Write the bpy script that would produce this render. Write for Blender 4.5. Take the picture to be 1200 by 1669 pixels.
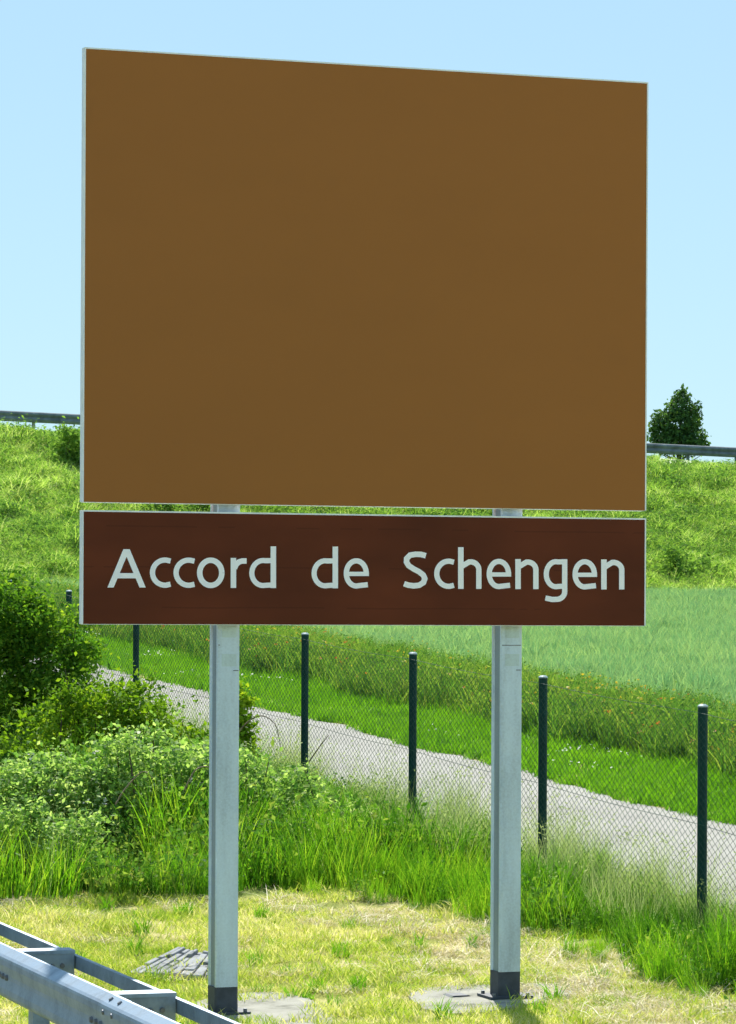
import bpy, math, random
import numpy as np
from mathutils import Matrix, Vector

for o in list(bpy.data.objects):
    bpy.data.objects.remove(o)
scene = bpy.context.scene
C = scene.collection
rng = np.random.default_rng(7)
random.seed(7)

# ------------------------------------------------------------------ camera, sky, sun, exposure
EYE = 2.9                      # eye height of a coach passenger above the verge
FPX = 5560.0                   # focal length in picture pixels (1200 wide)
CX, CY = 600.0, 990.0          # optical axis (horizon) in the picture
ROLL = 0.005
cam_data = bpy.data.cameras.new('camera')
cam_data.sensor_fit = 'HORIZONTAL'
cam_data.sensor_width = 36.0
cam_data.lens = 36.0 * FPX / 1200.0
cam_data.shift_y = (CY - 834.5) / 1200.0
cam_data.clip_start = 0.1
cam_data.clip_end = 5000
cam = bpy.data.objects.new('camera', cam_data)
C.objects.link(cam)
cam.matrix_world = Matrix.Translation((0, 0, EYE)) @ Matrix.Rotation(math.radians(90), 4, 'X') @ Matrix.Rotation(ROLL, 4, 'Z')
scene.camera = cam

SUN_EL = math.radians(46)
SUN_AZ = math.radians(-3)      # clockwise from +Y: just left of straight ahead, behind the sign
world = bpy.data.worlds.new('World')
scene.world = world
world.use_nodes = True
wn, wl = world.node_tree.nodes, world.node_tree.links
sky = wn.new('ShaderNodeTexSky')
sky.sky_type = 'NISHITA'
sky.sun_disc = False
sky.sun_elevation = SUN_EL
sky.sun_rotation = SUN_AZ
sky.air_density = 0.85
sky.dust_density = 0.0
sky.ozone_density = 7.0
bg = wn['Background']
gam = wn.new('ShaderNodeGamma')             # an even, slightly veiled early-summer sky
gam.inputs['Gamma'].default_value = 0.3
wl.new(sky.outputs[0], gam.inputs['Color'])
tnt = wn.new('ShaderNodeMix'); tnt.data_type = 'RGBA'; tnt.blend_type = 'MULTIPLY'; tnt.inputs[0].default_value = 1.0
wl.new(gam.outputs[0], tnt.inputs[6]); tnt.inputs[7].default_value = (0.715, 0.925, 1.0, 1)
wl.new(tnt.outputs[2], bg.inputs['Color'])
bg.inputs['Strength'].default_value = 0.15

sun_data = bpy.data.lights.new('sun', 'SUN')
sun_data.energy = 2.3
sun_data.angle = math.radians(0.53)
sun_data.color = (1.0, 0.955, 0.87)
sun = bpy.data.objects.new('sun', sun_data)
C.objects.link(sun)
sd = Vector((math.sin(SUN_AZ) * math.cos(SUN_EL), math.cos(SUN_AZ) * math.cos(SUN_EL), math.sin(SUN_EL)))
sun.rotation_euler = (-sd).to_track_quat('-Z', 'Y').to_euler()
sun.location = sd * 60

scene.view_settings.view_transform = 'Standard'
scene.view_settings.look = 'None'
scene.view_settings.exposure = 1.8
scene.view_settings.gamma = 1.0
scene.view_settings.use_curve_mapping = False
scene.render.engine = 'CYCLES'
scene.cycles.use_adaptive_sampling = True
scene.cycles.adaptive_threshold = 0.03
scene.cycles.max_bounces = 4
scene.cycles.diffuse_bounces = 4
scene.cycles.glossy_bounces = 2
scene.cycles.transmission_bounces = 4
scene.cycles.transparent_max_bounces = 8

# ------------------------------------------------------------------ road frame
# U points away from the carriageway to the right, T along the road; the sign stands square to the road
AL = math.atan(2000.0 / FPX)
UX, UY = math.cos(AL), math.sin(AL)
TX, TY = -math.sin(AL), math.cos(AL)

def rd(u, t, z=0.0):
    return (u * UX + t * TX, u * UY + t * TY, z)

def ut(x, y):
    return x * UX + y * UY, x * TX + y * TY

def sstep(a, b, x):
    s = np.clip((x - a) / (b - a), 0, 1)
    return s * s * (3 - 2 * s)

def gz(u, t):
    """height of the ground"""
    u = np.asarray(u, float); t = np.asarray(t, float)
    x = np.minimum(t, 118.0) - 25.5
    rise = 0.0493 * 0.5 * (x + np.sqrt(x * x + 1.0))
    return rise * sstep(2.5, 7.5, u) + np.clip(0.02 * (u - 9.5), -0.12, 0.0) - 0.05 * (1 - sstep(23.5, 27.5, t))

def ray(px, py):
    dx, dy = px - CX, py - CY
    return (dx + ROLL * dy) / FPX, -(dy - ROLL * dx) / FPX     # x and z per metre of depth

def at(px, py, Y):
    a, b = ray(px, py)
    return Vector((a * Y, Y, EYE + b * Y))

def on_ground(px, py):
    """road coordinates of the place where the ground lies in that direction"""
    a, b = ray(px, py)
    lo = 8.0
    for Y in np.arange(8.0, 160.0, 0.05):
        u, t = ut(a * Y, Y)
        if EYE + b * Y <= gz(u, t):
            return u, t
    return ut(a * 160, 160)

T_SIGN = 23.53
def on_board(px, py):
    a, b = ray(px, py)
    Y = T_SIGN / (a * TX + TY)
    return a * Y * UX + Y * UY, EYE + b * Y                     # u, z in the plane of the sign

# ------------------------------------------------------------------ materials
def nmat(name):
    m = bpy.data.materials.new(name)
    m.use_nodes = True
    nt = m.node_tree
    for n in list(nt.nodes):
        nt.nodes.remove(n)
    out = nt.nodes.new('ShaderNodeOutputMaterial')
    return m, nt, out

def wpos(nt):
    g = nt.nodes.new('ShaderNodeNewGeometry')
    return g.outputs['Position']

def noise(nt, vec, scale, detail=3.0, rough=0.55, xyz=None):
    if xyz:
        mp = nt.nodes.new('ShaderNodeMapping'); mp.inputs['Scale'].default_value = xyz
        nt.links.new(vec, mp.inputs['Vector']); vec = mp.outputs[0]
    n = nt.nodes.new('ShaderNodeTexNoise')
    n.inputs['Scale'].default_value = scale
    n.inputs['Detail'].default_value = detail
    n.inputs['Roughness'].default_value = rough
    nt.links.new(vec, n.inputs['Vector'])
    return n.outputs['Fac']

def ramp(nt, fac, stops):
    r = nt.nodes.new('ShaderNodeValToRGB')
    e = r.color_ramp.elements
    while len(e) < len(stops):
        e.new(0.5)
    for el, (p, c) in zip(e, stops):
        el.position = p
        el.color = (*c, 1) if len(c) == 3 else c
    nt.links.new(fac, r.inputs['Fac'])
    return r.outputs['Color']

def mixc(nt, fac, a, b, mode='MIX'):
    m = nt.nodes.new('ShaderNodeMix'); m.data_type = 'RGBA'; m.blend_type = mode
    for sock, v in ((m.inputs[0], fac), (m.inputs[6], a), (m.inputs[7], b)):
        if isinstance(v, (int, float)):
            sock.default_value = v
        elif isinstance(v, tuple):
            sock.default_value = (*v, 1)
        else:
            nt.links.new(v, sock)
    return m.outputs[2]

def mathn(nt, op, a, b):
    m = nt.nodes.new('ShaderNodeMath'); m.operation = op
    for sock, v in zip(m.inputs, (a, b)):
        if isinstance(v, (int, float)):
            sock.default_value = v
        else:
            nt.links.new(v, sock)
    return m.outputs[0]

def bump(nt, h, strength, dist):
    b = nt.nodes.new('ShaderNodeBump')
    b.inputs['Strength'].default_value = strength
    b.inputs['Distance'].default_value = dist
    nt.links.new(h, b.inputs['Height'])
    return b.outputs[0]

def principled(nt, out, color, rough=0.6, metal=0.0, spec=0.5, normal=None):
    p = nt.nodes.new('ShaderNodeBsdfPrincipled')
    for k, v in (('Base Color', color), ('Roughness', rough), ('Metallic', metal), ('Specular IOR Level', spec)):
        if isinstance(v, tuple):
            p.inputs[k].default_value = (*v, 1)
        elif isinstance(v, (int, float)):
            p.inputs[k].default_value = v
        else:
            nt.links.new(v, p.inputs[k])
    if normal is not None:
        nt.links.new(normal, p.inputs['Normal'])
    nt.links.new(p.outputs[0], out.inputs['Surface'])
    return p

def leaf_mat(name, stops, gain=1.0, big=0.6, fine=3.0, trans=0.5, tint=(1.0, 1.0, 0.55), rough=0.55, spec=0.3, vary=0.5):
    """leaf or blade: base colour varies over the ground and from blade to blade; light also passes through"""
    m, nt, out = nmat(name)
    stops = [(p, tuple(min(0.85, x * gain) for x in c)) for p, c in stops]
    pos = wpos(nt)
    f = mathn(nt, 'ADD', mathn(nt, 'MULTIPLY', noise(nt, pos, big, 3.0), 0.55),
              mathn(nt, 'MULTIPLY', noise(nt, pos, fine, 2.0), 0.45))
    at_ = nt.nodes.new('ShaderNodeAttribute'); at_.attribute_name = 'rnd'
    f = mathn(nt, 'ADD', f, mathn(nt, 'MULTIPLY', mathn(nt, 'SUBTRACT', at_.outputs['Fac'], 0.5), vary * 0.6))
    col = ramp(nt, f, stops)
    p = nt.nodes.new('ShaderNodeBsdfPrincipled')
    nt.links.new(col, p.inputs['Base Color'])
    p.inputs['Roughness'].default_value = rough
    p.inputs['Specular IOR Level'].default_value = spec
    tr = nt.nodes.new('ShaderNodeBsdfTranslucent')
    nt.links.new(mixc(nt, 1.0, col, (tint[0] * 1.0, tint[1] * 1.0, tint[2] * 1.0), 'MULTIPLY'), tr.inputs['Color'])
    ms = nt.nodes.new('ShaderNodeMixShader'); ms.inputs[0].default_value = trans
    nt.links.new(p.outputs[0], ms.inputs[1]); nt.links.new(tr.outputs[0], ms.inputs[2])
    nt.links.new(ms.outputs[0], out.inputs['Surface'])
    return m

def plain(name, c, rough=0.6, metal=0.0, spec=0.5, var=0.12, scale=8.0, bmp=0.0):
    m, nt, out = nmat(name)
    pos = wpos(nt)
    n = noise(nt, pos, scale, 4.0)
    a = tuple(x * (1 - var) for x in c); b = tuple(min(1, x * (1 + var)) for x in c)
    col = ramp(nt, n, [(0.3, a), (0.7, b)])
    principled(nt, out, col, rough, metal, spec, bump(nt, n, bmp, 0.01) if bmp else None)
    return m

M = {}
# grasses
M['mown'] = leaf_mat('mown_grass_blades', [(0.30, (0.23, 0.40, 0.03)), (0.44, (0.44, 0.56, 0.06)), (0.54, (0.66, 0.67, 0.19)), (0.66, (0.85, 0.78, 0.50))], 1.0, 0.42, 2.2, 0.48, (1, 1, 0.65), vary=0.5)
M['tall'] = leaf_mat('tall_grass_blades', [(0.30, (0.08, 0.24, 0.012)), (0.50, (0.19, 0.44, 0.022)), (0.72, (0.40, 0.58, 0.055))], 1.0, 0.4, 2.0, 0.57, (1.1, 1.12, 0.5), vary=0.8)
M['seed'] = leaf_mat('grass_seed_heads', [(0.30, (0.30, 0.42, 0.13)), (0.70, (0.52, 0.60, 0.26))], 1.0, 0.5, 2.0, 0.5, (1, 1, 0.8))
M['verge'] = leaf_mat('verge_grass_blades', [(0.30, (0.055, 0.150, 0.006)), (0.70, (0.105, 0.215, 0.012))], 2.0, 0.4, 1.5, 0.5, (1.1, 1.15, 0.5))
M['weed'] = leaf_mat('weed_blades', [(0.30, (0.065, 0.17, 0.035)), (0.52, (0.14, 0.28, 0.045)), (0.75, (0.33, 0.40, 0.08))], 1.0, 0.3, 1.2, 0.52, (1, 1.1, 0.6), 0.75, 0.1, vary=0.8)
M['crop'] = leaf_mat('cereal_blades', [(0.32, (0.17, 0.36, 0.15)), (0.48, (0.25, 0.46, 0.19)), (0.64, (0.40, 0.56, 0.20))], 1.0, 0.16, 2.4, 0.45, (1, 1.05, 0.85), vary=1.1)
M['lush'] = leaf_mat('lush_blades', [(0.30, (0.03, 0.11, 0.010)), (0.52, (0.075, 0.23, 0.015)), (0.75, (0.19, 0.41, 0.028))], 1.0, 0.5, 2.0, 0.52, (1.1, 1.12, 0.5), 0.6, 0.15, vary=0.8)
M['straw'] = leaf_mat('cut_straw', [(0.30, (0.52, 0.45, 0.24)), (0.70, (0.80, 0.72, 0.48))], 1.0, 0.5, 3.0, 0.3, (1, 1, 0.8), vary=0.6)
M['bank'] = leaf_mat('embankment_blades', [(0.32, (0.17, 0.36, 0.06)), (0.47, (0.37, 0.59, 0.09)), (0.60, (0.53, 0.72, 0.17)), (0.72, (0.68, 0.76, 0.35))], 1.0, 0.2, 0.9, 0.52, (1.05, 1.08, 0.6), vary=0.9)
M['bank_leaf'] = leaf_mat('embankment_weed_leaves', [(0.32, (0.10, 0.22, 0.05)), (0.60, (0.24, 0.40, 0.07))], 1.0, 0.2, 0.8, 0.5, (1, 1.05, 0.6), 0.8, 0.08)
# shrubs
M['hedge'] = leaf_mat('shrub_leaves', [(0.30, (0.08, 0.19, 0.018)), (0.55, (0.21, 0.37, 0.025)), (0.75, (0.42, 0.54, 0.045))], 1.0, 1.2, 5.0, 0.5, (1.1, 1.1, 0.45), 0.75, 0.1)
M['hedge_dark'] = leaf_mat('dark_shrub_leaves', [(0.30, (0.045, 0.14, 0.018)), (0.52, (0.13, 0.29, 0.028)), (0.74, (0.40, 0.55, 0.06))], 1.0, 1.0, 5.0, 0.53, (1.1, 1.1, 0.45), 0.75, 0.1)
M['bramble'] = leaf_mat('bramble_leaves', [(0.30, (0.13, 0.27, 0.06)), (0.50, (0.28, 0.46, 0.11)), (0.72, (0.56, 0.70, 0.28))], 1.0, 1.2, 5.0, 0.55, (1.05, 1.1, 0.6), 0.65, 0.2, vary=0.8)
M['blossom'] = leaf_mat('bramble_blossom', [(0.3, (0.55, 0.58, 0.48)), (0.7, (0.72, 0.74, 0.64))], 1, 1.2, 5.0, 0.4, (1, 1, 0.9))  # white petals that also paint the sky's glints on glossy leaves
M['tree'] = leaf_mat('tree_leaves', [(0.30, (0.05, 0.12, 0.05)), (0.55, (0.09, 0.19, 0.055)), (0.78, (0.20, 0.30, 0.07))], 1.0, 0.6, 3.0, 0.45, (1, 1, 0.5), 0.7, 0.15)
M['bark'] = plain('bark', (0.10, 0.075, 0.05), 0.9, var=0.35, scale=20)
M['cane'] = plain('dead_cane', (0.26, 0.19, 0.12), 0.8, var=0.3, scale=20)
M['poppy'] = leaf_mat('poppy_petals', [(0.3, (0.55, 0.13, 0.03)), (0.7, (0.70, 0.28, 0.05))], 1, 1, 4, 0.4, (1, 1, 1))
M['yellow'] = leaf_mat('yellow_petals', [(0.3, (0.62, 0.42, 0.02)), (0.7, (0.72, 0.56, 0.05))], 1, 1, 4, 0.4, (1, 1, 1))
M['white'] = leaf_mat('white_petals', [(0.3, (0.65, 0.68, 0.62)), (0.7, (0.78, 0.8, 0.74))], 1, 1, 4, 0.4, (1, 1, 1))
# metal, paint, stone
def galv(name, c, streak):
    m, nt, out = nmat(name)
    pos = wpos(nt)
    a = noise(nt, pos, 5.0, 4.0, 0.6, (1, 1, 0.15 if streak else 1))
    b = noise(nt, pos, 60.0, 2.0)
    f = mathn(nt, 'ADD', mathn(nt, 'MULTIPLY', a, 0.75), mathn(nt, 'MULTIPLY', b, 0.25))
    col = ramp(nt, f, [(0.32, tuple(x * 0.72 for x in c)), (0.5, c), (0.7, tuple(min(1, x * 1.18) for x in c))])
    r = ramp(nt, f, [(0.3, (0.6,) * 3), (0.7, (0.42,) * 3)])
    principled(nt, out, col, r, 0.35, 0.5, bump(nt, b, 0.08, 0.003))
    return m
M['galv'] = galv('galvanised_steel', (0.57, 0.68, 0.78), True)
M['web'] = galv('shade_toned_zinc', (0.24, 0.30, 0.36), True)  # shade of post grooves and spacer sides put into the zinc colour
M['residue'] = galv('dull_glue', (0.52, 0.63, 0.66), True)
M['rail'] = galv('guard_rail_steel', (0.25, 0.325, 0.41), False)
M['dark_rail'] = plain('weathered_rail_timber', (0.15, 0.18, 0.20), 0.85, var=0.4, scale=3)
M['alu'] = plain('aluminium_edge', (0.80, 0.84, 0.86), 0.5, 0.1, var=0.05)
M['bolt'] = plain('bolt_steel', (0.16, 0.17, 0.19), 0.5, 0.6, var=0.2)
M['bitumen'] = plain('bitumen_coating', (0.050, 0.060, 0.075), 0.7, var=0.3, scale=14)
M['letter'] = plain('reflective_white_film', (0.96, 0.955, 1.0), 0.5, var=0.02)
M['fence'] = plain('green_coated_steel', (0.003, 0.042, 0.038), 0.5, spec=0.2, var=0.2)
M['cap'] = plain('pale_plastic_cap', (0.30, 0.40, 0.42), 0.4, var=0.1)
M['wire'] = plain('green_coated_wire', (0.012, 0.062, 0.045), 0.5, spec=0.25, var=0.1)

def film(name, c, lo, hi, seams):
    m, nt, out = nmat(name)
    pos = wpos(nt)
    n = noise(nt, pos, 1.1, 3.0, 0.5, (1, 1, 2.2))
    fine = noise(nt, pos, 30.0, 2.0)
    col = ramp(nt, n, [(0.3, tuple(x * lo for x in c)), (0.7, tuple(x * hi for x in c))])
    if seams:
        # faint horizontal overlaps of the film strips
        sx = nt.nodes.new('ShaderNodeSeparateXYZ'); nt.links.new(pos, sx.inputs[0])
        w = mathn(nt, 'ADD', sx.outputs['Z'], mathn(nt, 'MULTIPLY', n, 0.02))
        fr = mathn(nt, 'FRACT', mathn(nt, 'MULTIPLY', w, 3.45), 0.0)
        line = mathn(nt, 'LESS_THAN', fr, 0.035)
        brk = mathn(nt, 'GREATER_THAN', noise(nt, pos, 2.4, 2.0), 0.48)
        col = mixc(nt, mathn(nt, 'MULTIPLY', mathn(nt, 'MULTIPLY', line, brk), 0.35), col, tuple(x * 0.45 for x in c))
    principled(nt, out, col, 0.5, 0.0, 0.15, bump(nt, fine, 0.03, 0.002))
    return m
M['brown'] = film('brown_film', (0.337, 0.132, 0.032), 0.985, 1.015, False)
M['dark_brown'] = film('dark_brown_film', (0.115, 0.0255, 0.0088), 0.80, 1.22, True)  # uneven tone paints faint reflections into the film colour

def ground_mat():
    m, nt, out = nmat('verge_soil_and_thatch')
    pos = wpos(nt)
    f = mathn(nt, 'ADD', mathn(nt, 'MULTIPLY', noise(nt, pos, 0.55, 3.0), 0.55), mathn(nt, 'MULTIPLY', noise(nt, pos, 2.6, 2.0), 0.45))
    fine = noise(nt, pos, 45.0, 4.0, 0.7)
    c = ramp(nt, f, [(0.32, (0.15, 0.21, 0.03)), (0.47, (0.34, 0.35, 0.08)), (0.56, (0.56, 0.50, 0.22)), (0.68, (0.72, 0.62, 0.38))])
    c = mixc(nt, mathn(nt, 'MULTIPLY', fine, 0.3), c, (0.16, 0.15, 0.06))
    principled(nt, out, c, 0.95, 0, 0.1, bump(nt, fine, 0.6, 0.03))
    return m
M['ground'] = ground_mat()

def path_mat():
    m, nt, out = nmat('pale_chippings')
    pos = wpos(nt)
    f = noise(nt, pos, 0.9, 4.0); fine = noise(nt, pos, 70.0, 3.0, 0.7)
    c = ramp(nt, f, [(0.3, (0.28, 0.272, 0.24)), (0.7, (0.37, 0.362, 0.32))])
    c = mixc(nt, mathn(nt, 'MULTIPLY', fine, 0.25), c, (0.26, 0.25, 0.23))
    principled(nt, out, c, 0.9, 0, 0.2, bump(nt, fine, 0.15, 0.006))
    return m
M['path'] = path_mat()

def concrete(name, c, dk, scale):
    m, nt, out = nmat(name)
    pos = wpos(nt)
    f = noise(nt, pos, scale, 5.0, 0.65); fine = noise(nt, pos, 80.0, 3.0, 0.7)
    col = ramp(nt, f, [(0.30, dk), (0.48, c), (0.72, tuple(min(1, x * 1.25) for x in c))])
    principled(nt, out, col, 0.9, 0, 0.2, bump(nt, mathn(nt, 'ADD', f, mathn(nt, 'MULTIPLY', fine, 0.4)), 0.5, 0.012))
    return m
M['concrete'] = concrete('weathered_concrete', (0.31, 0.30, 0.25), (0.13, 0.13, 0.095), 3.6)
M['stone'] = concrete('grey_stone', (0.30, 0.31, 0.32), (0.10, 0.11, 0.11), 7.0)
M['asphalt'] = concrete('asphalt', (0.055, 0.055, 0.057), (0.035, 0.035, 0.037), 2.0)
M['paint'] = plain('white_road_paint', (0.75, 0.75, 0.72), 0.7, var=0.1)

# ------------------------------------------------------------------ mesh helpers
class MB:
    def __init__(self):
        self.v = []; self.f = []
    def add(self, vs, fs):
        k = len(self.v)
        self.v += [tuple(p) for p in vs]
        self.f += [tuple(i + k for i in q) for q in fs]
    def box(self, u0, u1, t0, t1, z0, z1):
        """a box in road coordinates"""
        vs = [rd(u, t, z) for z in (z0, z1) for (u, t) in ((u0, t0), (u1, t0), (u1, t1), (u0, t1))]
        self.add(vs, [(3, 2, 1, 0), (4, 5, 6, 7), (0, 1, 5, 4), (1, 2, 6, 5), (2, 3, 7, 6), (3, 0, 4, 7)])
    def tube(self, pts, rads, n=8, cap=True):
        pts = [Vector(p) for p in pts]
        rings = []
        for i, p in enumerate(pts):
            d = (pts[min(i + 1, len(pts) - 1)] - pts[max(i - 1, 0)]).normalized()
            a = d.orthogonal().normalized() if abs(d.z) < 0.95 else Vector((1, 0, 0)).cross(d).normalized()
            b = d.cross(a)
            rings.append([p + (a * math.cos(2 * math.pi * k / n) + b * math.sin(2 * math.pi * k / n)) * rads[i] for k in range(n)])
        k0 = len(self.v)
        for r in rings:
            self.v += [tuple(p) for p in r]
        for i in range(len(rings) - 1):
            for k in range(n):
                k2 = (k + 1) % n
                self.f.append((k0 + i * n + k, k0 + i * n + k2, k0 + (i + 1) * n + k2, k0 + (i + 1) * n + k))
        if cap:
            self.f.append(tuple(k0 + k for k in range(n))[::-1])
            self.f.append(tuple(k0 + (len(rings) - 1) * n + k for k in range(n)))
    def prism(self, poly, t0, t1):
        """extrude a closed outline in (u, z) along the road"""
        n = len(poly)
        vs = [rd(u, t0, z) for u, z in poly] + [rd(u, t1, z) for u, z in poly]
        fs = [tuple(range(n))[::-1], tuple(range(n, 2 * n))]
        fs += [(i, (i + 1) % n, n + (i + 1) % n, n + i) for i in range(n)]
        self.add(vs, fs)
    def build(self, name, mat, parent=None, smooth=False, bevel=0.0):
        me = bpy.data.meshes.new(name)
        me.from_pydata(self.v, [], self.f)
        import bmesh
        bm = bmesh.new(); bm.from_mesh(me)
        bmesh.ops.recalc_face_normals(bm, faces=bm.faces)
        bm.to_mesh(me); bm.free()
        return link(name, me, mat, parent, smooth, bevel)

def link(name, me, mat, parent=None, smooth=False, bevel=0.0):
    if mat is not None and not me.materials:
        me.materials.append(mat)
    if smooth:
        me.polygons.foreach_set('use_smooth', [True] * len(me.polygons))
    o = bpy.data.objects.new(name, me)
    C.objects.link(o)
    if parent is not None:
        o.parent = parent
        o.matrix_parent_inverse = Matrix.Translation(-parent.location)
    if bevel:
        b = o.modifiers.new('bevel', 'BEVEL'); b.width = bevel; b.segments = 2; b.limit_method = 'ANGLE'
    return o

def thing(name, loc, label, cat, group=None):
    o = bpy.data.objects.new(name, None)
    o.empty_display_size = 0.2
    C.objects.link(o)
    o.location = loc
    return tag(o, label, cat, group)

def tag(o, label=None, cat=None, group=None, kind=None):
    for k, v in (('label', label), ('category', cat), ('group', group), ('kind', kind)):
        if v:
            o[k] = v
    return o

def np_mesh(name, verts, faces, rnd=None):
    """verts (n,3); faces (m,k) all of one size"""
    me = bpy.data.meshes.new(name)
    n, (m, k) = len(verts), faces.shape
    me.vertices.add(n); me.vertices.foreach_set('co', np.asarray(verts, np.float32).ravel())
    me.loops.add(m * k); me.loops.foreach_set('vertex_index', faces.astype(np.int32).ravel())
    me.polygons.add(m)
    me.polygons.foreach_set('loop_start', np.arange(0, m * k, k, dtype=np.int32))
    me.polygons.foreach_set('loop_total', np.full(m, k, np.int32))
    if rnd is not None:
        a = me.attributes.new('rnd', 'FLOAT', 'POINT'); a.data.foreach_set('value', np.asarray(rnd, np.float32))
    me.update(calc_edges=True)
    me.validate()
    return me

# ------------------------------------------------------------------ ground sheet, path, road, embankment
def axis(lo, mid0, mid1, hi, step):
    a = list(np.arange(mid0, mid1 + 1e-6, step))
    s, x = step, mid0
    left = []
    while x > lo:
        s *= 1.5; x -= s; left.append(x)
    s, x = step, mid1
    right = []
    while x < hi:
        s *= 1.5; x += s; right.append(x)
    return np.array(left[::-1] + a + right)

def bumps(u, t, amp):
    return amp * (np.sin(u * 2.1 + t * 0.7) * np.sin(t * 1.7 - u * 0.9 + 1.0) + 0.6 * np.sin(u * 4.3 + 2) * np.sin(t * 3.9))

def grid_mesh(name, us, ts, zf):
    U, T = np.meshgrid(us, ts)
    Z = zf(U, T)
    v = np.stack([U * UX + T * TX, U * UY + T * TY, Z], -1).reshape(-1, 3)
    nu, nt_ = len(us), len(ts)
    i = np.arange(nu * nt_).reshape(nt_, nu)
    f = np.stack([i[:-1, :-1], i[:-1, 1:], i[1:, 1:], i[1:, :-1]], -1).reshape(-1, 4)
    return np_mesh(name, v, f)

P0, P1 = 13.6, 16.85          # farm track, near and far edge
def ground_top(u, t):
    flat = sstep(5.2, 6.5, u) * (1 - sstep(P0 - 1.0, P0 - 0.2, u) * (1 - sstep(P1 + 0.2, P1 + 1.0, u)))
    return gz(u, t) + bumps(u, t, 0.022) * flat - 0.05 * (1 - sstep(3.2, 4.2, u))

g = link('ground', grid_mesh('ground', axis(-1500, -8, 40, 1500, 0.4), axis(-1500, 0, 120, 2200, 0.5), ground_top), M['ground'], smooth=True)
tag(g, kind='structure')

def edge_wobble(t, ph):
    return 0.10 * np.sin(t * 0.9 + ph) + 0.06 * np.sin(t * 2.7 + 2 * ph) + 0.04 * np.sin(t * 6.1 + ph)

def strip(name, u0, u1, t0, t1, lift, mat, crown=0.0, wob=0.0, n=7):
    ts = np.arange(t0, t1 + 1e-6, 0.3 if wob else 2.0)
    k = np.linspace(0, 1, n)
    v = []
    for t in ts:
        a = u0 + wob * edge_wobble(t, 0.3); b = u1 + wob * edge_wobble(t, 2.1)
        for s in k:
            u = a + (b - a) * s
            v.append(rd(u, t, float(gz(u, t)) + lift + crown * 4 * s * (1 - s)))
    i = np.arange(len(v)).reshape(len(ts), n)
    f = np.stack([i[:-1, :-1], i[:-1, 1:], i[1:, 1:], i[1:, :-1]], -1).reshape(-1, 4)
    return tag(link(name, np_mesh(name, np.array(v), f), mat, smooth=True), kind='structure')

strip('path', P0, P1, 4, 118, 0.012, M['path'], 0.05, 1.0)
strip('road', -7.5, 3.6, -60, 300, 0.004, M['asphalt'], 0.0)
strip('road_edge_line', 2.75, 2.97, -60, 300, 0.009, M['paint'])

# embankment carrying another road, across the whole view
BK_A = at(-50, 700, 118.0); BK_B = at(1250, 764, 124.0)
BK_D = (BK_B - BK_A); BK_L = BK_D.length
BK_DX, BK_DY = BK_D.x / BK_L, BK_D.y / BK_L
BK_N = Vector((BK_DY, -BK_DX, 0))                 # towards the viewer
def bank_z(s, d):
    """s along the crest (m), d metres in front of the crest"""
    top = BK_A.z + (BK_B.z - BK_A.z) * np.clip(s, -90, 120) / BK_L
    prof = np.where(d < 0, 0.0, -0.245 * d)
    back = np.where(d < -11, 0.4 * (d + 11), 0.0)
    x = BK_A.x + BK_DX * s + BK_N.x * d; y = BK_A.y + BK_DY * s + BK_N.y * d
    z = top + prof + back
    b = 0.16 * np.sin(s * 0.7 + d * 0.3) * np.sin(d * 0.5 + s * 0.21) + 0.10 * np.sin(s * 1.9 + 1) * np.sin(d * 1.3)
    b = b + 0.10 * np.sin(s * 0.45 + 2.0)
    return x, y, z + b * np.where((d > -0.5), 1.0, 0.0)
S = np.arange(-90, 121, 0.75); D = np.array([-40, -25, -11, -10.5, -6, -2, -1, -0.5, 0] + list(np.arange(0.5, 32, 0.6)))
SS, DD = np.meshgrid(S, D)
bx_, by_, bz_ = bank_z(SS, DD)
i = np.arange(SS.size).reshape(SS.shape)
f = np.stack([i[:-1, :-1], i[:-1, 1:], i[1:, 1:], i[1:, :-1]], -1).reshape(-1, 4)[:, ::-1]
bank_ground = leaf_mat('embankment_turf', [(0.32, (0.045, 0.085, 0.018)), (0.55, (0.10, 0.15, 0.025)), (0.72, (0.19, 0.20, 0.07))], 2.0, 0.25, 1.5, 0.0)
tag(link('embankment', np_mesh('embankment', np.stack([bx_, by_, bz_], -1).reshape(-1, 3), f), bank_ground, smooth=True), kind='structure')

# ------------------------------------------------------------------ the sign
def corner(*pts):
    a = [on_board(*p) for p in pts]
    return a
(uA, zA), (uB, zB), (uC, zC), (uD, zD) = corner((137, 78), (1057, 132), (1054, 832), (135, 818))
U_L = (uA + uD) / 2; U_R = (uB + uC) / 2
UP_TOP = (zA + zB) / 2; UP_BOT = (zC + zD) / 2
(_, a1), (_, a2), (_, a3), (_, a4) = corner((134, 832), (1054, 844), (1054, 1020), (134, 1017))
LO_TOP = (a1 + a2) / 2; LO_BOT = (a3 + a4) / 2
print('SIGN', U_L, U_R, UP_TOP, UP_BOT, LO_TOP, LO_BOT)
sign = thing('road_sign', rd((U_L + U_R) / 2, T_SIGN, 0.0), 'large brown roadside information sign on two square steel posts', 'road sign')

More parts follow.
